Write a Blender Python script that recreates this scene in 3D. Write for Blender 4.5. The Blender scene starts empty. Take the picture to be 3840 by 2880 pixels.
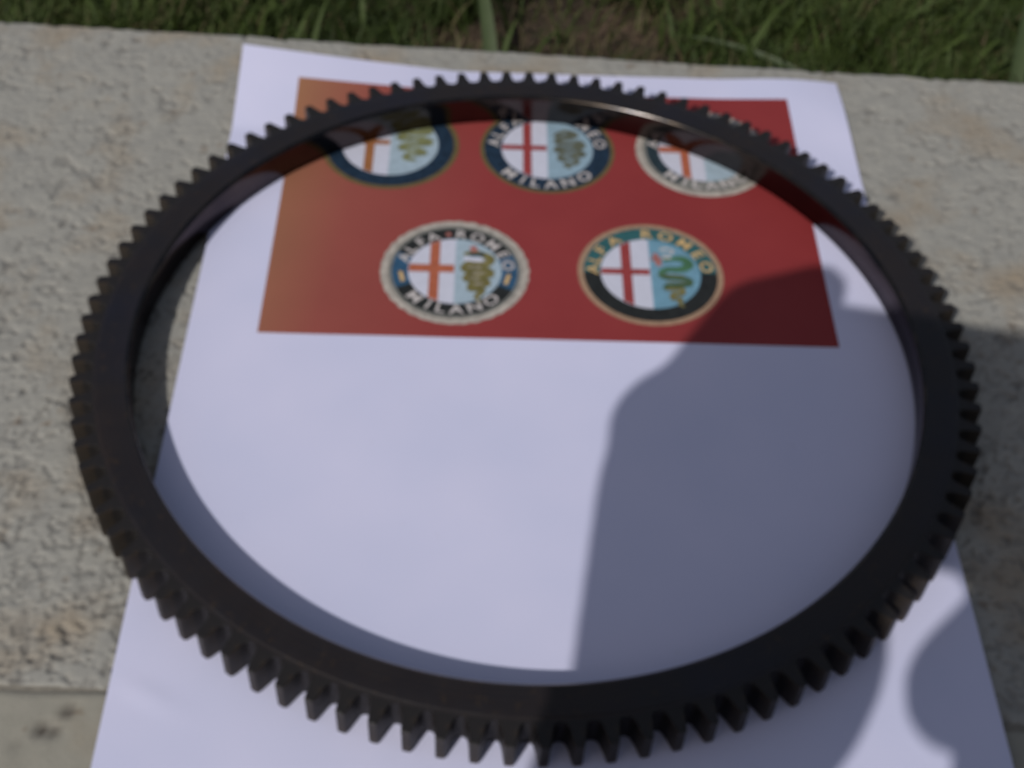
import bpy, bmesh, math, random
import numpy as np
from mathutils import Vector, Matrix

rng = np.random.default_rng(7)
random.seed(7)
S = bpy.context.scene
COL = S.collection

# ------------------------------------------------------------------ camera, world, sun, exposure
CAM = Vector((0.08412, -0.42020, 0.29060))
w = Vector((0.73023, -0.03412, 0.01447))
ROT = Matrix.Rotation(w.length, 3, w.normalized())
cd = bpy.data.cameras.new('camera')
cd.sensor_fit = 'HORIZONTAL'
cd.sensor_width = 36.0
cd.lens = 36.0 * 5161.3 / 3840.0
cd.clip_start = 0.004
cd.clip_end = 400.0
cd.dof.use_dof = True
cd.dof.focus_distance = 0.118          # the camera focused short: everything is a little soft
cd.dof.aperture_fstop = 67.0
cam = bpy.data.objects.new('camera', cd)
cam.matrix_world = Matrix.Translation(CAM) @ ROT.to_4x4()
COL.objects.link(cam)
S.camera = cam

LIGHT = Vector((0.595, 0.951, -1.0)).normalized()      # the way the sunlight travels
SUN_EL = math.asin(-LIGHT.z)
SUN_AZ = math.atan2(-LIGHT.x, -LIGHT.y)
world = bpy.data.worlds.new('World')
S.world = world
world.use_nodes = True
wn = world.node_tree
bg = wn.nodes['Background']
sky = wn.nodes.new('ShaderNodeTexSky')
sky.sky_type = 'NISHITA'
sky.sun_disc = False
sky.sun_elevation = SUN_EL
sky.sun_rotation = SUN_AZ
sky.air_density = 0.9
sky.dust_density = 2.6
sky.ozone_density = 0.5
# thin bright cloud over the whole sky: half clear sky, half an even pale veil
veil = wn.nodes.new('ShaderNodeMix')
veil.data_type = 'RGBA'
veil.inputs[0].default_value = 0.5
wn.links.new(sky.outputs[0], veil.inputs[6])
veil.inputs[7].default_value = (2.55, 2.70, 3.05, 1)
wn.links.new(veil.outputs[2], bg.inputs[0])
bg.inputs[1].default_value = 0.070

sd = bpy.data.lights.new('sun', 'SUN')
sd.energy = 2.56
sd.angle = math.radians(0.53)
sd.color = (1.0, 0.968, 0.925)
sun = bpy.data.objects.new('sun', sd)
sun.rotation_euler = LIGHT.to_track_quat('-Z', 'Y').to_euler()
sun.location = (-1, -2, 2)
COL.objects.link(sun)

S.view_settings.view_transform = 'Standard'
S.view_settings.look = 'None'
S.view_settings.exposure = 0.0
S.view_settings.gamma = 1.0
S.cycles.use_denoising = True
S.cycles.max_bounces = 8

# ------------------------------------------------------------------ helpers
def link(o, parent=None):
    COL.objects.link(o)
    if parent is not None:
        o.parent = parent
    return o

def tag(o, label=None, cat=None, kind=None, group=None):
    if label: o['label'] = label
    if cat: o['category'] = cat
    if kind: o['kind'] = kind
    if group: o['group'] = group
    return o

def empty(name, loc=(0, 0, 0), parent=None):
    o = bpy.data.objects.new(name, None)
    o.location = loc
    o.empty_display_size = 0.02
    return link(o, parent)

def mesh_obj(name, verts, faces, mat, parent=None, smooth=False, mats=None, midx=None):
    me = bpy.data.meshes.new(name)
    me.from_pydata([tuple(map(float, v)) for v in verts], [], [tuple(map(int, f)) for f in faces])
    for m in (mats or [mat]):
        me.materials.append(m)
    if midx is not None:
        me.polygons.foreach_set('material_index', midx)
    if smooth:
        me.polygons.foreach_set('use_smooth', [True] * len(me.polygons))
    me.update()
    return link(bpy.data.objects.new(name, me), parent)

def grid_faces(nu, nv):
    i = np.arange((nu - 1) * (nv - 1))
    a = (i // (nu - 1)) * nu + i % (nu - 1)
    return np.stack([a, a + 1, a + 1 + nu, a + nu], 1)

def fast_mesh(name, V, F, mat, parent=None, smooth=True, attrs=None):
    V = np.asarray(V, np.float32); F = np.asarray(F, np.int32)
    me = bpy.data.meshes.new(name)
    k = F.shape[1]
    me.vertices.add(len(V)); me.vertices.foreach_set('co', V.ravel())
    me.loops.add(F.size); me.loops.foreach_set('vertex_index', F.ravel())
    me.polygons.add(len(F))
    me.polygons.foreach_set('loop_start', np.arange(len(F), dtype=np.int32) * k)
    me.polygons.foreach_set('use_smooth', np.full(len(F), smooth))
    me.update(calc_edges=True)
    me.validate()
    for n, a in (attrs or {}).items():
        at = me.attributes.new(n, 'FLOAT', 'POINT')
        at.data.foreach_set('value', np.asarray(a, np.float32))
    me.materials.append(mat)
    return link(bpy.data.objects.new(name, me), parent)

def vnoise(x, y, scale, seed):
    """smooth value noise in 0..1 at the given feature size"""
    g = np.random.default_rng(seed).random((256, 256))
    fx = x / scale + 77.3; fy = y / scale + 31.7
    ix = np.floor(fx).astype(int); iy = np.floor(fy).astype(int)
    tx = fx - ix; ty = fy - iy
    tx = tx * tx * (3 - 2 * tx); ty = ty * ty * (3 - 2 * ty)
    A = g[ix % 256, iy % 256]; B = g[(ix + 1) % 256, iy % 256]
    C = g[ix % 256, (iy + 1) % 256]; D = g[(ix + 1) % 256, (iy + 1) % 256]
    return (A * (1 - tx) + B * tx) * (1 - ty) + (C * (1 - tx) + D * tx) * ty

def sstep(a, b, x):
    t = np.clip((x - a) / (b - a), 0, 1)
    return t * t * (3 - 2 * t)

# ---- materials
def new_mat(name):
    m = bpy.data.materials.new(name)
    m.use_nodes = True
    nt = m.node_tree
    return m, nt, nt.nodes['Principled BSDF']

def node(nt, kind, **kw):
    n = nt.nodes.new(kind)
    for k, v in kw.items():
        setattr(n, k, v)
    return n

def noise_tex(nt, scale, detail=3.0, rough=0.55):
    n = node(nt, 'ShaderNodeTexNoise')
    tc = node(nt, 'ShaderNodeTexCoord')
    nt.links.new(tc.outputs['Object'], n.inputs['Vector'])
    n.inputs['Scale'].default_value = scale
    n.inputs['Detail'].default_value = detail
    n.inputs['Roughness'].default_value = rough
    return n.outputs['Fac']

def ramp(nt, fac, stops):
    r = node(nt, 'ShaderNodeValToRGB')
    while len(r.color_ramp.elements) < len(stops):
        r.color_ramp.elements.new(0.5)
    for e, (p, c) in zip(r.color_ramp.elements, stops):
        e.position = p
        e.color = (*c, 1)
    nt.links.new(fac, r.inputs['Fac'])
    return r.outputs['Color']

def mix(nt, fac, a, b, mode='MIX'):
    n = node(nt, 'ShaderNodeMix', data_type='RGBA', blend_type=mode)
    for s, v in ((n.inputs[0], fac), (n.inputs[6], a), (n.inputs[7], b)):
        if hasattr(v, 'is_linked'):
            nt.links.new(v, s)
        elif isinstance(v, (int, float)):
            s.default_value = v
        else:
            s.default_value = (*v, 1)
    return n.outputs[2]

def bump(nt, b, height, strength, dist):
    n = node(nt, 'ShaderNodeBump')
    n.inputs['Strength'].default_value = strength
    n.inputs['Distance'].default_value = dist
    nt.links.new(height, n.inputs['Height'])
    nt.links.new(n.outputs[0], b.inputs['Normal'])

def attr(nt, name):
    return node(nt, 'ShaderNodeAttribute', attribute_name=name).outputs['Fac']

# paper: white copier stock with a cool brightened cast
M_PAPER, nt, b = new_mat('white_paper')
f = noise_tex(nt, 26.0, 2.0)
pc = ramp(nt, f, [(0.3, (0.620, 0.634, 0.838)), (0.7, (0.668, 0.668, 0.868))])
pc = mix(nt, ramp(nt, noise_tex(nt, 190.0, 2.0), [(0.70, (0, 0, 0)), (0.80, (0.10, 0.10, 0.10))]), pc, (0.40, 0.38, 0.40))   # specks of grit and smudges
nt.links.new(pc, b.inputs['Base Color'])
b.inputs['Roughness'].default_value = 0.75
b.inputs['Specular IOR Level'].default_value = 0.25
bump(nt, b, noise_tex(nt, 900.0, 2.0), 0.15, 0.0001)

def ink(name, c, var=0.12, rough=0.6):
    m, nt, b = new_mat(name)
    f = noise_tex(nt, 420.0, 3.0)
    lo = tuple(v * (1 - var) for v in c); hi = tuple(min(1, v * (1 + var)) for v in c)
    nt.links.new(ramp(nt, f, [(0.3, lo), (0.7, hi)]), b.inputs['Base Color'])
    b.inputs['Roughness'].default_value = rough
    b.inputs['Specular IOR Level'].default_value = 0.3
    return m

# printed red ground: tan ink along the left edge running over into red (a colour of the print itself)
M_RED, nt, b = new_mat('red_print')
tc = node(nt, 'ShaderNodeTexCoord')
sep = node(nt, 'ShaderNodeSeparateXYZ')
nt.links.new(tc.outputs['Object'], sep.inputs[0])
ma = node(nt, 'ShaderNodeMath', operation='MULTIPLY_ADD')
nt.links.new(sep.outputs['X'], ma.inputs[0])
ma.inputs[1].default_value = 1.0
mb = node(nt, 'ShaderNodeMath', operation='MULTIPLY')       # slants the fade: wider at the top
nt.links.new(sep.outputs['Y'], mb.inputs[0]); mb.inputs[1].default_value = -0.10
nt.links.new(mb.outputs[0], ma.inputs[2])
mr = node(nt, 'ShaderNodeMapRange')
mr.inputs[1].default_value = 0.022; mr.inputs[2].default_value = 0.202
nt.links.new(ma.outputs[0], mr.inputs[0])
base = ramp(nt, mr.outputs[0], [(0.0, (0.35, 0.185, 0.090)), (0.05, (0.335, 0.150, 0.085)), (0.16, (0.31, 0.085, 0.066)),
                                (0.40, (0.280, 0.041, 0.042)), (1.0, (0.250, 0.026, 0.029))])
f = noise_tex(nt, 30.0, 3.0)
nt.links.new(mix(nt, 0.18, base, ramp(nt, f, [(0.35, (0.20, 0.032, 0.033)), (0.65, (0.33, 0.062, 0.056))])), b.inputs['Base Color'])
b.inputs['Roughness'].default_value = 0.6
b.inputs['Specular IOR Level'].default_value = 0.3

M_OLIVE = ink('olive_ink', (0.135, 0.105, 0.045))
M_NAVY = ink('navy_ink', (0.013, 0.030, 0.056), 0.40)
M_NAVYDARK = ink('dark_navy_ink', (0.022, 0.040, 0.052), 0.35)
M_FIELD = ink('white_ink', (0.60, 0.61, 0.72), 0.04)
M_PALE = ink('pale_blue_ink', (0.28, 0.40, 0.49), 0.10)
M_PALER = ink('paler_blue_ink', (0.36, 0.46, 0.54), 0.10)
M_BLUE = ink('sky_blue_ink', (0.16, 0.32, 0.43), 0.10)
M_CROSSRED = ink('cross_red_ink', (0.30, 0.048, 0.048))
M_CROSSORANGE = ink('cross_orange_ink', (0.42, 0.12, 0.062))
M_CROSSBROWN = ink('cross_brown_ink', (0.33, 0.135, 0.052))
M_SILVER = ink('silver_ink', (0.56, 0.52, 0.51), 0.12)
M_CREAM = ink('cream_ink', (0.43, 0.39, 0.345), 0.28)
M_GREYINK = ink('grey_ink', (0.20, 0.20, 0.185), 0.2)
M_GOLD = ink('gold_ink', (0.60, 0.41, 0.19), 0.12)
M_TEAL = ink('teal_ink', (0.030, 0.115, 0.125), 0.2)
M_BLACKINK = ink('black_ink', (0.018, 0.020, 0.020), 0.3)
M_BLUEBAND = ink('blue_band_ink', (0.030, 0.090, 0.170), 0.25)
M_GREEN = ink('green_ink', (0.065, 0.165, 0.085), 0.15)
M_DKGREEN = ink('dark_green_ink', (0.060, 0.110, 0.050), 0.2)
M_SNAKE = ink('snake_olive_ink', (0.175, 0.155, 0.055), 0.25)
M_SNAKEGREEN = ink('snake_green_ink', (0.20, 0.215, 0.10), 0.25)
M_SNAKEGREY = ink('snake_grey_ink', (0.115, 0.125, 0.090), 0.25)
M_SALMON = ink('salmon_ink', (0.42, 0.16, 0.14), 0.15)
M_RIM5 = ink('rim_gold_ink', (0.36, 0.235, 0.155), 0.15)

# black oxide steel
def steel(name, lo, hi, rough, spec, metal=0.0, turned=False):
    m, nt, b = new_mat(name)
    f = noise_tex(nt, 55.0, 4.0)
    c = ramp(nt, f, [(0.3, lo), (0.7, hi)])
    g = noise_tex(nt, 420.0, 3.0)
    c = mix(nt, ramp(nt, g, [(0.60, (0, 0, 0)), (0.74, (0.55, 0.55, 0.55))]), c, (0.045, 0.028, 0.014))   # rust bloom
    if turned:
        # turning marks: fine rings about the axis, and patches of brown and blue heat tint
        tc = node(nt, 'ShaderNodeTexCoord')
        fl = node(nt, 'ShaderNodeVectorMath', operation='MULTIPLY'); fl.inputs[1].default_value = (1, 1, 0)
        nt.links.new(tc.outputs['Object'], fl.inputs[0])
        le = node(nt, 'ShaderNodeVectorMath', operation='LENGTH'); nt.links.new(fl.outputs[0], le.inputs[0])
        n1 = node(nt, 'ShaderNodeTexNoise', noise_dimensions='1D'); n1.inputs['Scale'].default_value = 1300.0; n1.inputs['Detail'].default_value = 3
        nt.links.new(le.outputs['Value'], n1.inputs['W'])
        c = mix(nt, ramp(nt, n1.outputs['Fac'], [(0.45, (0, 0, 0)), (0.75, (0.5, 0.5, 0.5))]), c, (0.030, 0.022, 0.018))
        c = mix(nt, ramp(nt, noise_tex(nt, 17.0, 3.0), [(0.54, (0, 0, 0)), (0.74, (0.45, 0.45, 0.45))]), c, (0.030, 0.018, 0.013))
        c = mix(nt, ramp(nt, noise_tex(nt, 23.0, 2.0), [(0.54, (0, 0, 0)), (0.74, (0.5, 0.5, 0.5))]), c, (0.010, 0.012, 0.026))
    nt.links.new(c, b.inputs['Base Color'])
    nt.links.new(ramp(nt, noise_tex(nt, 150.0, 3.0), [(0.3, (rough - .07,) * 3), (0.7, (rough + .09,) * 3)]), b.inputs['Roughness'])
    b.inputs['Specular IOR Level'].default_value = spec
    b.inputs['Metallic'].default_value = metal
    bump(nt, b, noise_tex(nt, 1600.0, 2.0), 0.12, 0.0001)
    return m
M_STEEL = steel('black_oxide_steel', (0.0100, 0.0095, 0.0130), (0.0160, 0.0122, 0.0122), 0.42, 0.36, 0.0, True)
M_TOOTH = steel('black_tooth_steel', (0.012, 0.011, 0.012), (0.019, 0.015, 0.013), 0.48, 0.34)
M_TIP = steel('worn_tooth_tip_steel', (0.021, 0.017, 0.014), (0.042, 0.030, 0.021), 0.46, 0.34)
M_BORE, nt, b = new_mat('polished_bore_steel')
f = noise_tex(nt, 60.0, 3.0)
nt.links.new(ramp(nt, f, [(0.3, (0.055, 0.047, 0.050)), (0.7, (0.092, 0.074, 0.070))]), b.inputs['Base Color'])
b.inputs['Metallic'].default_value = 1.0
b.inputs['Roughness'].default_value = 0.20
b.inputs['Specular Tint'].default_value = (0.62, 0.60, 0.62, 1)
M_BEVEL, nt, b = new_mat('worn_bevel_steel')
f = noise_tex(nt, 160.0, 3.0)
nt.links.new(ramp(nt, f, [(0.42, (0.040, 0.038, 0.039)), (0.64, (0.075, 0.062, 0.052))]), b.inputs['Base Color'])
b.inputs['Metallic'].default_value = 1.0
b.inputs['Roughness'].default_value = 0.20

# concrete
def concrete(name, lo, mid, hi, stain, pitcol):
    m, nt, b = new_mat(name)
    f = noise_tex(nt, 130.0, 5.0, 0.65)
    c = ramp(nt, f, [(0.28, lo), (0.5, mid), (0.74, hi)])
    g = noise_tex(nt, 34.0, 4.0)
    c = mix(nt, ramp(nt, g, [(0.50, (0, 0, 0)), (0.72, (0.75, 0.75, 0.75))]), c, stain)
    h = noise_tex(nt, 150.0, 2.0)
    c = mix(nt, ramp(nt, h, [(0.66, (0, 0, 0)), (0.76, (0.55, 0.55, 0.55))]), c, (0.17, 0.115, 0.07))
    c = mix(nt, attr(nt, 'pit'), c, pitcol)
    nt.links.new(c, b.inputs['Base Color'])
    b.inputs['Roughness'].default_value = 0.9
    b.inputs['Specular IOR Level'].default_value = 0.2
    bump(nt, b, noise_tex(nt, 900.0, 4.0, 0.7), 0.4, 0.0004)
    return m
M_SLAB = concrete('rough_concrete', (0.278, 0.273, 0.252), (0.320, 0.312, 0.284), (0.362, 0.351, 0.314), (0.30, 0.235, 0.16), (0.15, 0.142, 0.13))
M_SLAB2 = concrete('smooth_concrete', (0.275, 0.262, 0.222), (0.30, 0.286, 0.242), (0.33, 0.312, 0.265), (0.315, 0.272, 0.205), (0.055, 0.045, 0.04))
M_MORTAR, nt, b = new_mat('joint_sand')
nt.links.new(ramp(nt, noise_tex(nt, 500.0), [(0.3, (0.17, 0.155, 0.13)), (0.7, (0.25, 0.23, 0.19))]), b.inputs['Base Color'])
b.inputs['Roughness'].default_value = 0.95

M_SOIL, nt, b = new_mat('bare_soil')
f = noise_tex(nt, 40.0, 6.0, 0.65)
nt.links.new(ramp(nt, f, [(0.3, (0.035, 0.026, 0.015)), (0.55, (0.075, 0.050, 0.030)), (0.75, (0.13, 0.085, 0.055))]), b.inputs['Base Color'])
b.inputs['Roughness'].default_value = 0.95
bump(nt, b, noise_tex(nt, 220.0, 5.0), 0.9, 0.004)

M_GRASS, nt, b = new_mat('grass_leaf')
c = ramp(nt, attr(nt, 'tone'), [(0.0, (0.022, 0.034, 0.007)), (0.35, (0.034, 0.054, 0.010)), (0.62, (0.050, 0.074, 0.015)),
                                (0.80, (0.085, 0.078, 0.030)), (0.93, (0.12, 0.085, 0.050)), (1.0, (0.085, 0.050, 0.030))])
nt.links.new(c, b.inputs['Base Color'])
b.inputs['Roughness'].default_value = 0.65
b.inputs['Specular IOR Level'].default_value = 0.25
M_BLADE, nt, b = new_mat('broad_grass_leaf')
nt.links.new(ramp(nt, noise_tex(nt, 60.0), [(0.3, (0.034, 0.052, 0.016)), (0.7, (0.050, 0.072, 0.024))]), b.inputs['Base Color'])
b.inputs['Roughness'].default_value = 0.6

# ------------------------------------------------------------------ the setting: ground, pavement, grass
GZ = -0.030
gv = [(-60, -60), (60, -60), (60, 60), (-60, 60)]
n = 41
gx = np.linspace(-0.9, 1.1, n); gy = np.linspace(-0.1, 0.9, n)
# one sheet: a finely divided patch by the slab that runs out to the horizon
xs = np.concatenate([[-60, -12, -3], np.linspace(-0.9, 1.1, 121), [3, 12, 60]])
ys = np.concatenate([[-60, -12, -3], np.linspace(-1.6, -0.05, 12), np.linspace(-0.02, 0.55, 90), [0.9, 1.6, 3, 12, 60]])
XX, YY = np.meshgrid(xs, ys)
ZZ = GZ - 0.006 + 0.010 * vnoise(XX, YY, 0.03, 3) * ((YY > -0.02) & (YY < 0.9)) - 0.03 * (YY < -0.03)
ground = fast_mesh('ground', np.stack([XX, YY, ZZ], -1).reshape(-1, 3), grid_faces(len(xs), len(ys)), M_SOIL)
tag(ground, 'brown soil ground beyond the concrete edge', kind='structure')

EDGE = lambda x: 0.0078 - 0.0499 * x
JOINT = lambda x: -0.2586 - 0.02329 * x
SLABZ = -0.0008

pavement = empty('pavement', (0.1, -0.15, SLABZ))
tag(pavement, 'weathered pale concrete paving', kind='structure')

xf = np.concatenate([np.linspace(-0.70, -0.26, 24)[:-1], np.arange(-0.26, -0.13, 0.0011), np.arange(-0.13, 0.33, 0.00052), np.arange(0.33, 0.50, 0.0011), np.linspace(0.50, 0.95, 24)[1:]])

def slab(name, mat, y0, y1, nv, relief, z_low, fine=True):
    """top sheet between the curves y0(x) and y1(x), edges rounded over and carried down as sides"""
    x = xf if fine else np.concatenate([np.linspace(-0.70, -0.26, 24)[:-1], np.arange(-0.26, 0.50, 0.0014), np.linspace(0.50, 0.95, 24)[1:]])
    v = np.linspace(0, 1, nv)
    X, Vv = np.meshgrid(x, v)
    Y0 = y0(X) + 0.0011 * (vnoise(X, 0 * X, 0.006, 11) - .5) + 0.0008 * (vnoise(X, 0 * X, 0.018, 12) - .5)
    Y1 = y1(X) + 0.0009 * (vnoise(X, 0 * X, 0.004, 13) - .5) + 0.0009 * (vnoise(X, 0 * X, 0.016, 14) - .5)
    Y = Y0 + (Y1 - Y0) * Vv
    Z, pit = relief(X, Y)
    win = sstep(-0.27, -0.24, X) * sstep(0.51, 0.48, X)        # far outside the view the mesh is coarse: leave the grain to the material
    Z = SLABZ - 0.0006 + (Z - SLABZ + 0.0006) * win; pit = pit * win
    d = np.minimum(Y - Y0, Y1 - Y)
    r = 0.0009
    Z = Z - r * (1 - np.sqrt(np.clip(1 - (1 - np.clip(d / r, 0, 1)) ** 2, 0, 1)))
    V = np.stack([X, Y, Z], -1)
    lo0 = V[:1].copy(); lo0[..., 2] = z_low
    lo1 = V[-1:].copy(); lo1[..., 2] = z_low
    V = np.concatenate([lo0, V, lo1], 0)
    pit = np.concatenate([pit[:1], pit, pit[-1:]], 0)
    o = fast_mesh(name, V.reshape(-1, 3), grid_faces(len(x), nv + 2), mat, None, True, {'pit': pit.ravel()})
    o.parent = pavement
    o.matrix_parent_inverse = Matrix.Translation(-Vector(pavement.location))
    return o

def relief1(X, Y):
    ra, rb = X * 0.8 + Y * 0.6, -X * 0.6 + Y * 0.8
    # short worm-shaped pits, closer and deeper towards the near edge
    a = vnoise(ra / 1.15, rb, 0.00115, 21)
    b_ = vnoise(rb + 0.3 * ra, ra, 0.0017, 22)
    c_ = vnoise(X, Y, 0.0042, 23)
    big = vnoise(X, Y, 0.035, 24)
    p = 0.50 * a + 0.32 * b_ + 0.18 * c_
    near = sstep(-0.03, -0.24, Y)
    lim = 0.375 + 0.055 * near + 0.06 * (big - 0.5)
    pit = sstep(lim + 0.05, lim - 0.10, p)
    deep = sstep(0.33, 0.20, 0.55 * vnoise(ra, rb, 0.0024, 27) + 0.45 * vnoise(X, Y, 0.0055, 28)) * 0.8      # the odd larger hole
    Z = SLABZ - 0.0005 * pit * (0.55 + 0.45 * near) - 0.0007 * deep - 0.00025 * vnoise(rb, ra, 0.0013, 25) - 0.0005 * vnoise(X, Y, 0.03, 26)
    return Z, np.clip(pit * (0.24 + 0.10 * near) + 0.45 * deep, 0, 1)

def relief2(X, Y):
    Z = SLABZ - 0.0001 - 0.00025 * vnoise(X, Y, 0.004, 31) - 0.0004 * vnoise(X, Y, 0.03, 32)
    pit = np.zeros_like(X)
    spots = [(-0.0085, -0.2637, .0016, .9), (-0.0135, -0.2685, .0017, 1.0), (-0.0105, -0.2690, .0014, .8), (-0.0185, -0.2725, .0012, .25),
             (-0.0285, -0.2705, .0016, .8), (-0.0275, -0.2745, .0010, .5), (0.222, -0.2712, .0018, .7), (0.231, -0.2735, .0014, .7)]
    for k in range(70):
        spots.append((rng.uniform(-0.12, 0.33), rng.uniform(-0.35, -0.27), rng.uniform(.0006, .0018), rng.uniform(.3, .9)))
    for sx, sy, sr, st in spots:
        q = ((X - sx) / sr) ** 2 + ((Y - sy) / sr) ** 2
        pit = np.maximum(pit, st * np.exp(-q))
    return Z - 0.0016 * pit, np.clip(pit, 0, 1)

s1 = slab('paving_slab', M_SLAB, lambda x: JOINT(x) + 0.0003, EDGE, 540, relief1, -0.06)
s1['label'] = 'rough pitted concrete slab under the sheet, ending at the grass'
s2 = slab('paving_slab', M_SLAB2, lambda x: JOINT(x) - 0.62, lambda x: JOINT(x) - 0.0002, 420, relief2, -0.06, False)
s2['label'] = 'smoother sandy coloured concrete slab nearest the camera'
mx = np.linspace(-0.7, 0.95, 60)
mv = [(x, JOINT(x) + dy, SLABZ - 0.0008 + 0.0002 * math.sin(x * 900)) for dy in (-0.0022, 0.0012) for x in mx]
jm = mesh_obj('joint_sand', mv, grid_faces(60, 2), M_MORTAR, None)
jm.parent = pavement; jm.matrix_parent_inverse = Matrix.Translation(-Vector(pavement.location))

# grass: short matted blades and dead thatch over the soil
def blades(N, xr, yr, hr, wr, tone, dens=None, lean=(0.5, 1.5)):
    bx = rng.uniform(*xr, N); by = rng.uniform(*yr, N)
    if dens is not None:
        keep = rng.random(N) < dens(bx, by); bx, by = bx[keep], by[keep]; N = len(bx)
    clump = vnoise(bx, by, 0.018, 41)
    by = np.maximum(by, EDGE(bx) + 0.004)
    h = rng.uniform(*hr, N) * (0.55 + 0.8 * clump); wd = rng.uniform(*wr, N)
    az = rng.uniform(0, 2 * np.pi, N); ln = rng.uniform(*lean, N)
    seg = 5
    t = np.linspace(0, 1, seg)
    ang = ln[:, None] * (0.3 + 0.9 * t[None] ** 1.3)
    ds = h[:, None] / (seg - 1)
    r = np.concatenate([np.zeros((N, 1)), np.cumsum(np.sin(ang[:, :-1]) * ds, 1)], 1)
    z = np.concatenate([np.zeros((N, 1)), np.cumsum(np.cos(ang[:, :-1]) * ds, 1)], 1)
    px = bx[:, None] + r * np.cos(az)[:, None]; py = by[:, None] + r * np.sin(az)[:, None]
    lim = EDGE(px) + 0.002
    py = np.maximum(py, lim)
    pz = GZ + z + 0.001
    tw = az + np.pi / 2 + rng.normal(0, .5, N)
    hw = wd[:, None] * 0.5 * np.array([0.8, 1, 0.9, 0.6, 0.06])[None]
    L = np.stack([px - np.cos(tw)[:, None] * hw, py - np.sin(tw)[:, None] * hw, pz], -1)
    R = np.stack([px + np.cos(tw)[:, None] * hw, py + np.sin(tw)[:, None] * hw, pz], -1)
    V = np.stack([L, R], 2).reshape(-1, 3)
    base = (np.arange(N) * seg * 2)[:, None]
    F = np.concatenate([np.stack([base + 2 * k, base + 2 * k + 1, base + 2 * k + 3, base + 2 * k + 2], -1) for k in range(seg - 1)], 1).reshape(-1, 4)
    tn = np.repeat(tone(N, bx, by), seg * 2)
    return V, F, tn

bare = lambda x, y: 0.05 + 0.95 * sstep(0.30, 0.66, vnoise(x, y, 0.020, 51) + 0.7 * np.clip(np.abs(x - 0.118) / 0.06 - 0.75, -.4, .6))
parts = [
    blades(80000, (-0.24, 0.42), (0.0, 0.23), (0.009, 0.020), (0.0004, 0.0010), lambda n, x, y: np.clip(rng.normal(0.40, .12, n) + 0.35 * (vnoise(x, y, .03, 61) - .5), 0, .85), bare, (0.8, 1.7)),
    blades(4500, (-0.24, 0.42), (0.0, 0.23), (0.010, 0.022), (0.0004, 0.0010), lambda n, x, y: rng.uniform(0.70, 1.0, n), None, (1.0, 1.7)),
    blades(800, (-0.24, 0.42), (0.01, 0.23), (0.018, 0.034), (0.0016, 0.0028), lambda n, x, y: rng.uniform(0.35, .65, n), bare, (0.8, 1.5)),
    blades(24000, (-0.9, 1.1), (0.0, 0.6), (0.012, 0.03), (0.0015, 0.003), lambda n, x, y: np.clip(rng.normal(0.36, .2, n), 0, .9),
           lambda x, y: ((x < -0.24) | (x > 0.42) | (y > 0.23)).astype(float)),
]
off = 0; Vs = []; Fs = []; Ts = []
for V, F, T in parts:
    Vs.append(V); Fs.append(F + off); Ts.append(T); off += len(V)
grass = fast_mesh('grass', np.concatenate(Vs), np.concatenate(Fs), M_GRASS, None, True, {'tone': np.concatenate(Ts)})
tag(grass, 'short dark green grass with brown thatch behind the concrete edge', kind='stuff')

def broad_blade(p0, p1, p2, width, label):
    """one broad grass leaf, folded along its midrib, along a quadratic curve"""
    p0, p1, p2 = map(Vector, (p0, p1, p2))
    vs = []; fs = []
    n = 14
    for i in range(n):
        t = i / (n - 1)
        c = p0 * (1 - t) ** 2 + p1 * 2 * t * (1 - t) + p2 * t * t
        d = ((p1 - p0) * (1 - t) + (p2 - p1) * t).normalized()
        s = d.cross(Vector((0, -0.6, 0.8))).normalized()
        nn = s.cross(d)
        hw = width * 0.5 * (1 - t ** 3) * (0.7 + 0.3 * min(1, t * 4)) + 0.0001
        vs += [c - s * hw - p0 + nn * hw * .35, c - p0, c + s * hw - p0 + nn * hw * .35]
        if i:
            a = 3 * (i - 1)
            fs += [(a, a + 1, a + 4, a + 3), (a + 1, a + 2, a + 5, a + 4)]
    o = mesh_obj('grass_blade', vs, fs, M_BLADE, None, True)
    o.location = p0
    return tag(o, label, 'grass blade', None, 'broad grass blades by the concrete edge')

broad_blade((0.0880, 0.012, GZ), (0.0865, 0.035, -0.010), (0.078, 0.075, 0.004), 0.0055,
            'upright pale grass blade near the middle of the slab edge')
broad_blade((0.284, 0.004, GZ), (0.291, 0.028, -0.010), (0.300, 0.066, 0.004), 0.0058,
            'tall wide grass blade at the far right')
broad_blade((0.226, 0.006, GZ + .006), (0.196, 0.026, -0.012), (0.164, 0.042, -0.018), 0.0026,
            'long grass blade lying aslant right of the bare soil')

# ------------------------------------------------------------------ the printed sheet
Y_TOP, Y_BOT, PW = -0.0117, -0.3087, 0.210

def paper_z(x, y):
    x = np.asarray(x, float); y = np.asarray(y, float)
    z = 0.00022 * (vnoise(x, y, 0.055, 71)) + 0.00012 * vnoise(x, y, 0.021, 72)
    tl = np.clip(1 - x / 0.074, 0, 1) * np.clip(1 - (Y_TOP - y) / 0.036, 0, 1)      # lifted far left corner
    z = z + 0.0087 * tl ** 1.0 * (0.85 + 0.15 * tl)
    tr = np.clip((x - 0.165) / 0.045, 0, 1) * np.clip(1 - (Y_TOP - y) / 0.05, 0, 1)
    z = z + 0.0011 * np.sin(np.pi * np.clip(tr, 0, 1) ** 1.3)
    # a small dent near the near left edge
    z = z + 0.0003 * np.exp(-(((x - 0.010) / 0.007) ** 2 + ((y + 0.2605 + 0.5 * (x - .01)) / 0.0022) ** 2))
    return z

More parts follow.
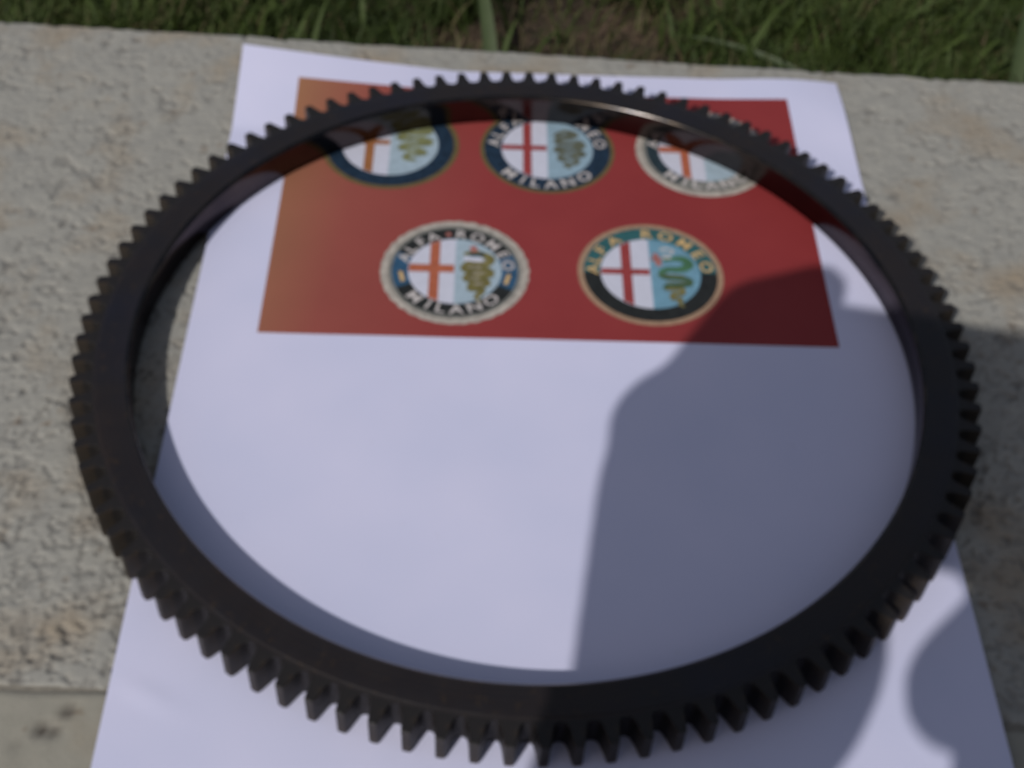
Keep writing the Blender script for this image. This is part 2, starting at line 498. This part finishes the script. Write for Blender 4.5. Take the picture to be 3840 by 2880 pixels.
sheet = empty('printed_sheet', (0.105, -0.16, 0))
tag(sheet, 'white paper sheet with a red panel of five round badges under the ring gear', 'paper')
SHP = Matrix.Translation(-Vector(sheet.location))
def on_sheet(o, parent=None):
    o.parent = parent or sheet
    if parent is None:
        o.matrix_parent_inverse = SHP
    return o

nx, ny = 106, 150
X, Y = np.meshgrid(np.linspace(0, PW, nx), np.linspace(Y_BOT, Y_TOP, ny))
# corner of the sheet is a little rounded over on the far right
Zp = paper_z(X, Y)
top = np.stack([X, Y, Zp], -1).reshape(-1, 3)
bot = top.copy(); bot[:, 2] -= 0.00014
F = grid_faces(nx, ny)
N0 = nx * ny
loop = list(range(nx)) + [nx * (j + 1) - 1 for j in range(1, ny)] + [N0 - 2 - i for i in range(nx - 1)] + [nx * j for j in range(ny - 2, 0, -1)]
k = len(loop)
rim_t, rim_b = top[loop], bot[loop]                          # the cut edges have vertices of their own, so the sheet stays crisp
i_ = np.arange(k)
side = np.stack([(i_ + 1) % k, i_, i_ + k, (i_ + 1) % k + k], 1) + 2 * N0
on_sheet(fast_mesh('blank_paper', np.concatenate([top, bot, rim_t, rim_b]), np.concatenate([F, F[:, ::-1] + N0, side]), M_PAPER, None, True))

RX0, RX1, RY0, RY1 = 0.0202, 0.1906, -0.1423, -0.0234
X, Y = np.meshgrid(np.linspace(RX0, RX1, 90), np.linspace(RY0, RY1, 64))
on_sheet(fast_mesh('red_panel', np.stack([X, Y, paper_z(X, Y) + 0.00005], -1).reshape(-1, 3), grid_faces(90, 64), M_RED, None, True))

def flat(name, pts, faces, mat, lev, parent, mats=None, midx=None):
    pts = np.asarray(pts, float)
    z = paper_z(pts[:, 0], pts[:, 1]) + 0.00005 * (lev + 1)
    o = mesh_obj(name, np.c_[pts[:, 0], pts[:, 1], z], faces, mat, None, False, mats, midx)
    return on_sheet(o, parent)

def annulus(c, r0, r1, n=96, a0=0.0, a1=2 * math.pi, wob=0.0, rows=2, off=(0, 0)):
    P = []; Fc = []
    full = abs(a1 - a0 - 2 * math.pi) < 1e-6
    cols = n if full else n + 1
    for j in range(rows):
        for i in range(cols):
            a = a0 + (a1 - a0) * i / n
            t = j / (rows - 1)
            r = r0 + (r1 - r0) * t
            if j == rows - 1 and wob:
                r += wob * math.sin(a * 34) * (0.6 + 0.4 * math.sin(a * 5 + 1))
            P.append((c[0] + off[0] * (1 - t) + r * math.cos(a), c[1] + off[1] * (1 - t) + r * math.sin(a)))
    for j in range(rows - 1):
        for i in range(n):
            a = j * cols + i; b2 = j * cols + (i + 1) % cols
            Fc.append((a, b2, b2 + cols, a + cols))
    return P, Fc

def half_disc(c, r, side, n=40):
    """left (-1) or right (+1) half of a disc, as a fan of strips"""
    P = []; Fc = []
    for i in range(n + 1):
        y = r * math.sin(-math.pi / 2 + math.pi * i / n)
        x = side * math.sqrt(max(0, r * r - y * y))
        P += [(c[0], c[1] + y), (c[0] + x, c[1] + y)]
    for i in range(n):
        q = (2 * i, 2 * i + 1, 2 * i + 3, 2 * i + 2)
        Fc.append(q if side > 0 else q[::-1])
    return P, Fc

def cross_pts(c, r, vx, vw, hy, hw):
    """upright at vx, bar at hy, cut off by the round field (all in units of r)"""
    lim = lambda u: math.sqrt(max(0, 0.985 - u * u))
    a, b2 = vx - vw / 2, vx + vw / 2
    P = [(a, -lim(a)), (b2, -lim(b2)), (b2, hy - hw / 2), (b2, hy + hw / 2), (b2, lim(b2)), (a, lim(a)), (a, hy + hw / 2), (a, hy - hw / 2),
         (-lim(hy - hw / 2), hy - hw / 2), (-lim(hy + hw / 2), hy + hw / 2), (-0.015, hy - hw / 2), (-0.015, hy + hw / 2)]
    Fc = [(0, 1, 2, 7), (7, 2, 3, 6), (6, 3, 4, 5), (8, 7, 6, 9), (2, 10, 11, 3)]
    return [(c[0] + r * x, c[1] + r * y) for x, y in P], Fc

def ribbon(c, r, path, widths):
    """a tapering band along a smoothed path, in units of r"""
    p = [Vector((x, y)) for x, y in path]
    pts = []; ws = []
    for i in range(len(p) - 1):
        p0, p1, p2, p3 = p[max(i - 1, 0)], p[i], p[i + 1], p[min(i + 2, len(p) - 1)]
        for k in range(6):
            t = k / 6
            pts.append(0.5 * ((2 * p1) + (p2 - p0) * t + (2 * p0 - 5 * p1 + 4 * p2 - p3) * t * t + (3 * p1 - p0 - 3 * p2 + p3) * t ** 3))
            ws.append(widths[i] * (1 - t) + widths[i + 1] * t)
    pts.append(p[-1]); ws.append(widths[-1])
    P = []; Fc = []
    for i, q in enumerate(pts):
        d = (pts[min(i + 1, len(pts) - 1)] - pts[max(i - 1, 0)]).normalized()
        nrm = Vector((-d.y, d.x)) * ws[i] * 0.5
        P += [(c[0] + r * (q.x - nrm.x), c[1] + r * (q.y - nrm.y)), (c[0] + r * (q.x + nrm.x), c[1] + r * (q.y + nrm.y))]
        if i:
            a = 2 * (i - 1)
            Fc.append((a, a + 2, a + 3, a + 1))
    return P, Fc

def blob(c, r, cx, cy, rx, ry, n=18):
    P = [(c[0] + r * (cx + rx * math.cos(2 * math.pi * i / n)), c[1] + r * (cy + ry * math.sin(2 * math.pi * i / n))) for i in range(n)]
    return P, [tuple(range(n))]

def join_flat(items):
    P = []; Fc = []; mi = []
    for k, (p, f_) in items:
        o = len(P); P += p
        Fc += [tuple(i + o for i in q) for q in f_]; mi += [k] * len(f_)
    return P, Fc, mi

_glyph = {}
def glyph(ch):
    if ch not in _glyph:
        cu = bpy.data.curves.new('glyph', 'FONT')
        cu.body = ch; cu.size = 1.0; cu.resolution_u = 3; cu.offset = 0.018
        ob = bpy.data.objects.new('glyph', cu)
        COL.objects.link(ob)
        dg = bpy.context.evaluated_depsgraph_get()
        me = bpy.data.meshes.new_from_object(ob.evaluated_get(dg))
        v = np.array([tuple(q.co)[:2] for q in me.vertices]); fc = [tuple(q.vertices) for q in me.polygons]
        if len(v):
            v[:, 0] -= (v[:, 0].min() + v[:, 0].max()) / 2
            v[:, 1] -= 0.35
            v /= 0.70
        _glyph[ch] = (v, fc)
        bpy.data.objects.remove(ob); bpy.data.curves.remove(cu); bpy.data.meshes.remove(me)
    return _glyph[ch]

def lettering(c, rmid, text, angs, height, wide, mat, parent, lower=False):
    P = []; Fc = []
    for ch, a in zip(text, angs):
        if ch == ' ': continue
        v, fc = glyph(ch)
        al = math.radians(a)
        ux = (-math.sin(al), math.cos(al)) if lower else (math.sin(al), -math.cos(al))
        uy = (-math.cos(al), -math.sin(al)) if lower else (math.cos(al), math.sin(al))
        cx, cy = c[0] + rmid * math.cos(al), c[1] + rmid * math.sin(al)
        o = len(P)
        for x, y in v:
            x *= height * wide; y *= height
            P.append((cx + ux[0] * x + uy[0] * y, cy + ux[1] * x + uy[1] * y))
        Fc += [tuple(i + o for i in q) for q in fc]
    return flat('lettering', P, Fc, mat, 4, parent)

def spread(a0, a1, n):
    return [a0 + (a1 - a0) * i / (n - 1) for i in range(n)]

def emblem(c, rim, r_out, r_in, rim_mat, band_items, left, right, cross, cmat, label, wob=0.0):
    P, Fc = annulus(c, 0.4 * r_in, r_out, 128, wob=wob, rows=4)
    e = flat('emblem', P, Fc, rim_mat, 1, None)
    e['label'] = label
    if band_items:
        it = [(k, q) for k, (q, _) in enumerate(band_items)]
        P, Fc, mi = join_flat(it)
        flat('band', P, Fc, None, 2, e, [m for _, m in band_items], mi)
    flat('white_half', *half_disc(c, r_in, -1), left, 3, e)
    flat('blue_half', *half_disc(c, r_in, 1), right, 3, e)
    flat('cross', *cross_pts(c, r_in, *cross), cmat, 4, e)
    return e

D = math.radians
def coiled_serpent(e, c, r, body, gap, rib):
    '''the coiled body, with the ground showing as slim gaps between its coils and a dark line under each'''
    y0 = [.30, .12, -.06, -.22, -.38]
    items = [(0, rib)]
    for k, y in enumerate(y0):
        w_ = .20 - .022 * k
        items.append((1, ribbon(c, r, [(.48 - w_ + .04 * (-1) ** k, y + .01), (.48, y - .012), (.48 + w_ * .8 + .04 * (-1) ** k, y + .008)], [.02, .045, .02])))
    P, Fc, mi = join_flat(items)
    # the gap strips sit a hair above the body
    n0 = len(rib[0])
    o = flat('serpent', P, Fc, None, 4, e, [body, gap], mi)
    for v in o.data.vertices[n0:]:
        v.co.z += 0.00002
    return o
# back left: olive rim, navy band
c = (0.0536, -0.0540)
e = emblem(c, .0, 0.0229, 0.0160, M_OLIVE, [(annulus(c, .0155, .0212, 96), M_NAVY), (annulus(c, .0158, .0206, 60, D(200), D(330)), M_NAVYDARK)][:1],
           M_FIELD, M_PALER, (-0.42, 0.19, 0.06, 0.15), M_CROSSBROWN, 'round badge with plain navy band and brown cross, back left')
coiled_serpent(e, c, .016, M_SNAKEGREEN, M_PALER, ribbon(c, .016, [(.22, .55), (.55, .62), (.78, .45), (.35, .36), (.22, .22), (.60, .20), (.80, .08), (.42, .02), (.24, -.10), (.52, -.14), (.70, -.26), (.42, -.30), (.34, -.44), (.55, -.50)],
     [.10, .19, .20, .20, .20, .20, .20, .19, .18, .18, .17, .16, .14, .08]))
# back middle: navy band with silver letters
c = (0.1060, -0.0542)
e = emblem(c, .0, 0.0225, 0.0153, M_OLIVE, [(annulus(c, .0150, .0211, 96), M_NAVY)], M_FIELD, M_PALE, (-0.44, 0.185, 0.03, 0.17), M_CROSSRED,
           'round badge with silver letters on navy band and red cross, back middle')
coiled_serpent(e, c, .0153, M_SNAKEGREY, M_PALE, ribbon(c, .0153, [(.15, .45), (.40, .62), (.62, .50), (.30, .38), (.25, .24), (.66, .26), (.74, .10), (.35, .10), (.22, -.04), (.62, -.04), (.76, -.18), (.36, -.18), (.30, -.34), (.62, -.34), (.58, -.48), (.38, -.52), (.50, -.64)],
     [.10, .14, .17, .17, .17, .18, .17, .17, .17, .17, .16, .16, .15, .15, .13, .12, .06]))
lettering(c, .01805, 'ALFA', [171, 156, 141, 126], .0040, 1.05, M_SILVER, e)
lettering(c, .01805, 'ROMEO', [83, 65, 46, 28, 11], .0040, 1.05, M_SILVER, e)
lettering(c, .01805, 'MILANO', [226, 243, 257, 273, 291, 311], .0040, 1.12, M_SILVER, e, True)
# back right: broad cream rim, grey ring
c = (0.1583, -0.0535)
e = emblem(c, .0, 0.0226, 0.0150, M_CREAM, [(annulus(c, .0146, .0203, 96), M_GREYINK), (annulus(c, .0148, .0190, 96), M_NAVYDARK)][:2], M_FIELD, M_PALER,
           (-0.42, 0.19, 0.05, 0.2), M_CROSSORANGE, 'round badge with broad cream rim and orange cross, back right')
flat('serpent', *ribbon(c, .015, [(.25, .5), (.6, .5), (.7, .3), (.3, .25), (.28, .1), (.65, .08), (.68, -.1), (.35, -.15), (.5, -.35)],
     [.1, .16, .16, .16, .16, .16, .15, .14, .06]), M_SNAKE, 4, e)
lettering(c, .0170, 'ALFA', [168, 153, 138, 123], .0036, 1.15, M_SILVER, e)
lettering(c, .0170, 'ROMEO', [84, 66, 47, 29, 12], .0036, 1.15, M_SILVER, e)
lettering(c, .0170, 'MILANO', [228, 245, 259, 275, 293, 312], .0037, 1.2, M_SILVER, e, True)
# front left: rope rim, black and blue band
c = (0.0768, -0.1143)
e = emblem(c, .0, 0.0227, 0.0143, M_CREAM,
           [(annulus(c, .0192, .0204, 96), M_GREYINK),
            (annulus(c, .0138, .0193, 60, D(24), D(156)), M_BLACKINK), (annulus(c, .0138, .0193, 60, D(204), D(336)), M_BLACKINK),
            (annulus(c, .0138, .0193, 24, D(156), D(204)), M_BLUEBAND), (annulus(c, .0138, .0193, 24, D(-24), D(24)), M_BLUEBAND),
            (annulus(c, .0140, .0148, 96), M_GREYINK)][:5],
           M_FIELD, M_PALER, (-0.44, 0.21, 0.06, 0.235), M_CROSSORANGE, 'round badge with rope rim, blue sides and orange cross, front left', wob=0.00028)
coiled_serpent(e, c, .0143, M_SNAKE, M_CREAM, ribbon(c, .0143, [(.18, .52), (.42, .58), (.74, .42), (.66, .24), (.34, .22), (.24, .06), (.56, .06), (.74, -.08), (.40, -.10), (.26, -.24), (.56, -.24), (.68, -.38), (.40, -.40), (.36, -.54), (.58, -.54), (.54, -.68), (.46, -.78), (.56, -.92)],
     [.09, .14, .20, .22, .24, .24, .25, .24, .22, .20, .20, .19, .18, .17, .16, .15, .10, .05]))
P, Fc, mi = join_flat([(0, ribbon(c, .0143, [(.30, .50), (.62, .52)], [.10, .11])), (1, ribbon(c, .0143, [(.18, .37), (.60, .35)], [.13, .12])),
                       (2, ribbon(c, .0143, [(.36, .78), (.42, .60)], [.13, .16]))])
flat('serpent_head', P, Fc, None, 5, e, [M_NAVYDARK, M_FIELD, M_SALMON], mi)
lettering(c, .01655, 'ALFA', [161, 146, 131, 116], .0036, 1.12, M_SILVER, e)
lettering(c, .01655, 'ROMEO', [84, 66, 46, 27, 10], .0036, 1.12, M_SILVER, e)
lettering(c, .01655, 'MILANO', [225, 243, 257, 273, 292, 312], .0037, 1.2, M_SILVER, e, True)
flat('dash', *ribbon(c, .0143, [(-1.16, -.06), (-1.09, -.36)], [.09, .09]), M_GOLD, 4, e)
flat('dash', *ribbon(c, .0143, [(1.16, -.08), (1.08, -.38)], [.09, .09]), M_GOLD, 4, e)
flat('dot', *blob(c, .0143, -.17, 1.14, .06, .06), M_SALMON, 4, e)
# front right: gold letters on teal and black
c = (0.1368, -0.1131)
e = emblem(c, .0, 0.0224, 0.0154, M_RIM5, [(annulus(c, .0151, .0206, 70, D(2), D(180)), M_TEAL), (annulus(c, .0151, .0206, 70, D(180), D(362)), M_BLACKINK)],
           M_FIELD, M_BLUE, (-0.475, 0.20, 0.03, 0.165), M_CROSSRED, 'round badge with gold letters on teal and black band and green serpent, front right')
P, Fc, mi = join_flat([
    (0, ribbon(c, .0154, [(.28, .38), (.50, .44), (.70, .42), (.78, .26), (.62, .13), (.36, .12), (.19, .02)], [.08, .13, .19, .21, .17, .14, .14])),
    (1, ribbon(c, .0154, [(.19, .02), (.26, -.10), (.50, -.12), (.73, -.16), (.76, -.28), (.56, -.33), (.32, -.34), (.25, -.44)], [.14, .13, .13, .13, .13, .12, .11, .09])),
    (2, ribbon(c, .0154, [(.25, -.44), (.42, -.44), (.60, -.44), (.58, -.56), (.42, -.58), (.40, -.70), (.54, -.72), (.52, -.84), (.60, -.92)], [.09, .10, .11, .12, .12, .11, .11, .08, .04])),
    (2, ribbon(c, .0154, [(.28, -.03), (.68, -.06)], [.035, .035])), (2, ribbon(c, .0154, [(.30, -.235), (.68, -.24)], [.035, .035])),
])
flat('serpent', P, Fc, None, 4, e, [M_GREEN, M_DKGREEN, M_SNAKE], mi)
P, Fc, mi = join_flat([(0, ribbon(c, .0154, [(.12, .58), (.15, .40), (.20, .22)], [.09, .14, .10])), (0, ribbon(c, .0154, [(.02, .40), (.26, .42)], [.06, .06])),
                       (1, ribbon(c, .0154, [(.22, .68), (.34, .74), (.50, .66), (.42, .58), (.26, .60)], [.05, .05, .05, .04, .04])),
                       (1, ribbon(c, .0154, [(.26, .46), (.44, .47)], [.06, .06]))])
flat('red_figure', P, Fc, None, 5, e, [M_SALMON, M_SILVER], mi)
lettering(c, .01785, 'ALFA', [176, 161, 146, 127], .0038, 1.15, M_GOLD, e)
lettering(c, .01785, 'ROMEO', [90, 71, 50, 30, 11], .0038, 1.15, M_GOLD, e)

# ------------------------------------------------------------------ the ring gear
NT = 101
RC = Vector((0.09861, -0.15065, 0.00062))
R_IN, R_TIP, R_ROOT, H = 0.11039, 0.12585, 0.12000, 0.0104
PITCH = 2 * math.pi / NT
PHASE = math.radians(93.095)
R_B = R_ROOT - 0.00012
SEG = NT * 8
gear = empty('ring_gear', RC)
tag(gear, 'black steel starter ring gear lying flat on the printed sheet', 'ring gear')

def lathe(name, prof, mat, seg=SEG, closed=False):
    """profile of (r, z); revolved about the gear's axis"""
    k = len(prof)
    a = PHASE + np.arange(seg) * 2 * np.pi / seg + PITCH / 2
    pr = np.array(prof)
    V = np.stack([np.cos(a)[:, None] * pr[None, :, 0], np.sin(a)[:, None] * pr[None, :, 0], np.broadcast_to(pr[None, :, 1], (seg, k))], -1).reshape(-1, 3)
    i = np.arange(seg)[:, None]; jn = k if closed else k - 1
    j = np.arange(jn)[None]
    i2 = (i + 1) % seg; j2 = (j + 1) % k
    Fq = np.stack([i * k + j, i2 * k + j, i2 * k + j2, i * k + j2], -1).reshape(-1, 4)
    o = fast_mesh(name, V, Fq, mat, gear, False)
    return o

BV = 0.0009
# rim: outside wall, underside, top face with a fine turned step
rim = lathe('rim', [(R_IN + BV * .7, 0), (R_B, 0), (R_B, H - 0.00055), (R_B - 0.0007, H - 0.00040), (R_B - 0.0009, H - 0.00012), (R_B - 0.0030, H), (R_IN + BV, H)][::-1], M_STEEL)
bore = lathe('bore', [(R_IN, H - BV * 0.95), (R_IN, BV * .6), (R_IN + BV * .7, 0)][::-1], M_BORE)
bev = lathe('bore_chamfer', [(R_IN + BV, H), (R_IN + BV * 0.55, H - BV * 0.30), (R_IN + BV * 0.2, H - BV * .62), (R_IN, H - BV * 0.95)][::-1], M_BEVEL)
for o in (bore, bev):
    o.data.polygons.foreach_set('use_smooth', [True] * len(o.data.polygons))
    o.data.update()

# one tooth: rounded roots, slightly curved flanks, chamfered top corner at the tip
us = [-.5, -.42, -.35, -.30, -.26, -.225, -.192, -.162, -.140, -.105, .105, .140, .162, .192, .225, .26, .30, .35, .42, .5]
dr = [.0, .00008, .00035, .0008, .0016, .0026, .0039, .0050, .0056, .00582]
dr = [v * 1.075 for v in dr]
dr = dr + dr[::-1]
tv = []
def tooth_pt(u, r, z):
    a = u * PITCH
    return (r * math.cos(a), r * math.sin(a), z)
m = len(us)
bases = np.linspace(-.5, .5, 9)
inner = [R_B for _ in us]
def top_z(r):
    return H - 0.00055 - 0.00035 * (r - R_B) / 0.006
# layers: inner arc and outer profile, bottom / top, with a small top edge chamfer
lay = []
for r_off, z in ((-0.0003, 0.0), (0.0, 0.00035), (0.0, -1), (-0.00028, -2)):
    row = []
    for u, d in zip(us, dr):
        r = R_ROOT + d + (r_off if d > .0004 else r_off * .3)
        zz = z if z >= 0 else (top_z(r) - (0.00030 if z == -1 else 0.0))
        row.append(tooth_pt(u * (0.97 if r_off < 0 and d > .0004 else 1), r, zz))
    lay.append(row)
it_ = [tooth_pt(u, R_B, H - 0.00055) for u in us]
ib = [tooth_pt(u, R_B, 0.0) for u in us]
tv = ib + lay[0] + lay[1] + lay[2] + lay[3] + it_
tf = []
for L_ in range(5):
    for i in range(m - 1):
        a = L_ * m + i
        tf.append((a, a + 1, a + 1 + m, a + m))
tooth_me = bpy.data.meshes.new('tooth')
tooth_me.from_pydata(tv, [], tf)
tooth_me.materials.append(M_TOOTH)
tooth_me.materials.append(M_TIP)
bm_ = bmesh.new(); bm_.from_mesh(tooth_me); bmesh.ops.recalc_face_normals(bm_, faces=bm_.faces); bm_.to_mesh(tooth_me); bm_.free()
# normals must point outward: the tip faces look along +x
tip = max(tooth_me.polygons, key=lambda p: p.center.x)
if tip.normal.x < 0:
    tooth_me.flip_normals()
for p in tooth_me.polygons:                    # the outer land and the outer part of the flanks are rubbed bare
    p.material_index = 1 if (abs(p.normal.z) < 0.5 and math.hypot(p.center.x, p.center.y) > R_ROOT + 0.0030) else 0
for i in range(NT):
    t = bpy.data.objects.new('tooth', tooth_me)
    t.rotation_euler = (0, 0, PHASE + i * PITCH)
    link(t, gear)

# ------------------------------------------------------------------ the photographer, outside the frame, whose hands and phone shade the right of the picture
SK = (0.595, 0.951)
def sp(X, Y, z, r):
    """point at height z (m) whose shadow on the paper falls at X, Y (mm); r in mm"""
    return (X / 1000 - SK[0] * z, Y / 1000 - SK[1] * z, z, r * 1.02 / 1000 + 0.0004)

def capsules(name, chains, mat, voxel, parent=None):
    vs = []; fs = []
    for ch in chains:
        dense = []
        for a, b2 in zip(ch, ch[1:]):
            a = np.array(a); b2 = np.array(b2)
            n_ = max(2, int(np.linalg.norm((a - b2)[:3]) / (0.28 * max(0.004, min(a[3], b2[3])))))
            dense += [a + (b2 - a) * k / n_ for k in range(n_)]
        dense.append(np.array(ch[-1]))
        for q in dense:
            o = len(vs)
            nu, nv_ = 18, 12
            for j in range(nv_ + 1):
                th = math.pi * j / nv_
                for i in range(nu):
                    ph = 2 * math.pi * i / nu
                    vs.append((q[0] + q[3] * math.sin(th) * math.cos(ph), q[1] + q[3] * math.sin(th) * math.sin(ph), q[2] + q[3] * math.cos(th)))
            for j in range(nv_):
                for i in range(nu):
                    fs.append((o + j * nu + i, o + (j + 1) * nu + i, o + (j + 1) * nu + (i + 1) % nu, o + j * nu + (i + 1) % nu))
    ob = mesh_obj(name, vs, fs, mat, parent, True)
    rm = ob.modifiers.new('Remesh', 'REMESH')
    rm.mode = 'VOXEL'; rm.voxel_size = voxel; rm.use_smooth_shade = True
    return ob

M_SKIN, nt, b = new_mat('skin')
nt.links.new(ramp(nt, noise_tex(nt, 60.0), [(0.3, (0.42, 0.25, 0.18)), (0.7, (0.50, 0.31, 0.23))]), b.inputs['Base Color'])
b.inputs['Roughness'].default_value = 0.55
M_CLOTH, nt, b = new_mat('dark_jersey')
nt.links.new(ramp(nt, noise_tex(nt, 300.0), [(0.3, (0.035, 0.04, 0.05)), (0.7, (0.055, 0.06, 0.07))]), b.inputs['Base Color'])
b.inputs['Roughness'].default_value = 0.9
M_JEANS, nt, b = new_mat('blue_denim')
nt.links.new(ramp(nt, noise_tex(nt, 300.0), [(0.3, (0.04, 0.06, 0.11)), (0.7, (0.06, 0.09, 0.15))]), b.inputs['Base Color'])
b.inputs['Roughness'].default_value = 0.9
M_HAIR, nt, b = new_mat('brown_hair')
nt.links.new(ramp(nt, noise_tex(nt, 120.0), [(0.3, (0.025, 0.015, 0.01)), (0.7, (0.05, 0.03, 0.02))]), b.inputs['Base Color'])

person = empty('person', (0.1, -0.95, -0.05))
tag(person, 'person outside the frame whose hands and arms cast the shadow across the sheet', 'person')
PI_ = Matrix.Translation(-Vector(person.location))
hands = [
    [sp(139, -262, .268, 28), sp(148.0, -246.5, .274, 34.3), sp(154.1, -190.1, .285, 32.3)],
    [sp(180, -199, .283, 15.7), sp(153.9, -159.7, .290, 17.2), sp(166.2, -129.6, .297, 11.0), sp(186.5, -119.5, .300, 8.9)],
    [sp(140.0, -189.1, .285, 17.9), sp(137.0, -170.2, .286, 13.2), sp(150.4, -159.4, .288, 11.6), sp(190, -148, .290, 13)],
    [sp(166.4, -218.0, .280, 25.0), sp(194.6, -191.4, .282, 20.8), sp(147.0, -190.0, .284, 11.5)],
    [sp(300, -215, .315, 30), sp(243.6, -186.9, .315, 29), sp(230.6, -233.5, .305, 17.4), sp(203.4, -252.8, .298, 13.0)],
    [sp(243.6, -186.9, .315, 26), sp(209, -202.5, .302, 12.5)],
    [sp(238.1, -275, .305, 36), sp(250, -215, .312, 30)],
    # neck, head with nose, chin and ears
    [(0.10, -0.97, 0.60, .055), (0.10, -0.92, 0.70, .05)],
    [(0.10, -0.90, 0.735, .085), (0.10, -0.915, 0.80, .088)], [(0.10, -0.835, 0.70, .035), (0.10, -0.83, 0.73, .045)],
    [(0.10, -0.805, 0.735, .013), (0.10, -0.798, 0.725, .014)], [(0.19, -0.90, 0.75, .018), (0.19, -0.905, 0.77, .02)], [(0.01, -0.90, 0.75, .018), (0.01, -0.905, 0.77, .02)],
    # trunk and legs under the clothes
    [(0.10, -0.98, 0.56, .09), (0.10, -1.03, 0.36, .11), (0.10, -1.08, 0.15, .12)],
    [(0.00, -1.08, 0.12, .07), (-0.10, -0.72, 0.05, .055), (-0.08, -1.05, -0.0, .04)],
    [(0.20, -1.08, 0.12, .07), (0.34, -0.74, 0.05, .055), (0.30, -1.05, -0.0, .04)],
    [(0.26, -0.97, 0.54, .06), (0.24, -0.76, 0.30, .045), sp(243, -300, .30, 33)],
    [(-0.06, -0.97, 0.54, .06), (-0.07, -0.66, 0.235, .04), sp(125, -295, .262, 24)],
]
bd = capsules('body', hands, M_SKIN, 0.003)
bd.parent = person; bd.matrix_parent_inverse = PI_
jersey = [
    [(0.10, -0.98, 0.58, .10), (0.10, -1.03, 0.36, .135), (0.10, -1.08, 0.17, .14)],
    [(0.10, -0.98, 0.55, .09), (0.27, -0.97, 0.54, .075), (0.245, -0.76, 0.30, .062), sp(268, -420, .30, 63), sp(238.1, -282.2, .302, 40.7), sp(232.4, -267, .304, 31.6)],
    [(0.10, -0.98, 0.55, .09), (-0.07, -0.97, 0.54, .075), (-0.075, -0.66, 0.235, .052), sp(98, -350, .255, 27), sp(131.0, -280.7, .266, 30.5), sp(139, -264, .269, 31)],
]
jr = capsules('jersey', jersey, M_CLOTH, 0.006)
jr.parent = person; jr.matrix_parent_inverse = PI_
tr = capsules('trousers', [
    [(0.10, -1.08, 0.14, .145), (0.00, -1.08, 0.12, .085), (-0.10, -0.72, 0.05, .068), (-0.08, -1.02, 0.0, .052)],
    [(0.10, -1.08, 0.14, .145), (0.20, -1.08, 0.12, .085), (0.34, -0.74, 0.05, .068), (0.30, -1.02, 0.0, .052)]], M_JEANS, 0.008)
tr.parent = person; tr.matrix_parent_inverse = PI_
hr = capsules('hair', [[(0.10, -0.945, 0.76, .08), (0.10, -0.93, 0.815, .088), (0.10, -0.885, 0.845, .06)]], M_HAIR, 0.006)
hr.parent = person; hr.matrix_parent_inverse = PI_

# the phone: a slim rounded body with a lens ring and a screen, the camera looks out of its lens
M_PHONE, nt, b = new_mat('phone_shell')
nt.links.new(ramp(nt, noise_tex(nt, 200.0), [(0.3, (0.03, 0.03, 0.032)), (0.7, (0.04, 0.04, 0.043))]), b.inputs['Base Color'])
b.inputs['Roughness'].default_value = 0.4
M_GLASS, nt, b = new_mat('phone_glass')
b.inputs['Base Color'].default_value = (0.01, 0.01, 0.012, 1)
b.inputs['Roughness'].default_value = 0.08
phone = empty('phone')
phone.matrix_world = Matrix.Translation(CAM) @ ROT.to_4x4()
tag(phone, 'slim dark phone held sideways outside the frame by a pair of hands', 'phone')
ROLL = math.radians(-9.0)
def slab_box(name, x0, x1, y0, y1, z0, z1, rad, bev_, mat):
    """a slim body with rounded corners, turned a little about the lens"""
    pts = []
    for cx, cy, a0 in ((x1 - rad, y1 - rad, 0), (x0 + rad, y1 - rad, 90), (x0 + rad, y0 + rad, 180), (x1 - rad, y0 + rad, 270)):
        for k_ in range(7):
            a = math.radians(a0 + 15 * k_)
            x, y = cx + rad * math.cos(a), cy + rad * math.sin(a)
            pts.append((x * math.cos(ROLL) - y * math.sin(ROLL), x * math.sin(ROLL) + y * math.cos(ROLL)))
    n_ = len(pts)
    vs = [(x, y, z0) for x, y in pts] + [(x, y, z1) for x, y in pts]
    fs = [tuple(range(n_))[::-1], tuple(range(n_, 2 * n_))] + [(q, (q + 1) % n_, (q + 1) % n_ + n_, q + n_) for q in range(n_)]
    o = mesh_obj(name, vs, fs, mat, phone)
    m_ = o.modifiers.new('Bevel', 'BEVEL'); m_.width = bev_; m_.segments = 3; m_.limit_method = 'ANGLE'
    return o
slab_box('shell', -0.092, 0.010, -0.043, 0.0042, 0.0066, 0.0180, 0.009, 0.0025, M_PHONE)
slab_box('screen', -0.082, -0.004, -0.038, -0.0005, 0.0181, 0.0190, 0.003, 0.0003, M_GLASS)
ringv = []; ringf = []
for i in range(32):
    a = 2 * math.pi * i / 32
    for r_, z_ in ((.0030, .0062), (.0034, .0052), (.0046, .0052), (.0050, .0066)):
        ringv.append((r_ * math.cos(a), r_ * math.sin(a), z_))
    for k in range(3):
        ringf.append((i * 4 + k, ((i + 1) % 32) * 4 + k, ((i + 1) % 32) * 4 + k + 1, i * 4 + k + 1))
mesh_obj('lens_ring', ringv, ringf, M_GLASS, phone, True)
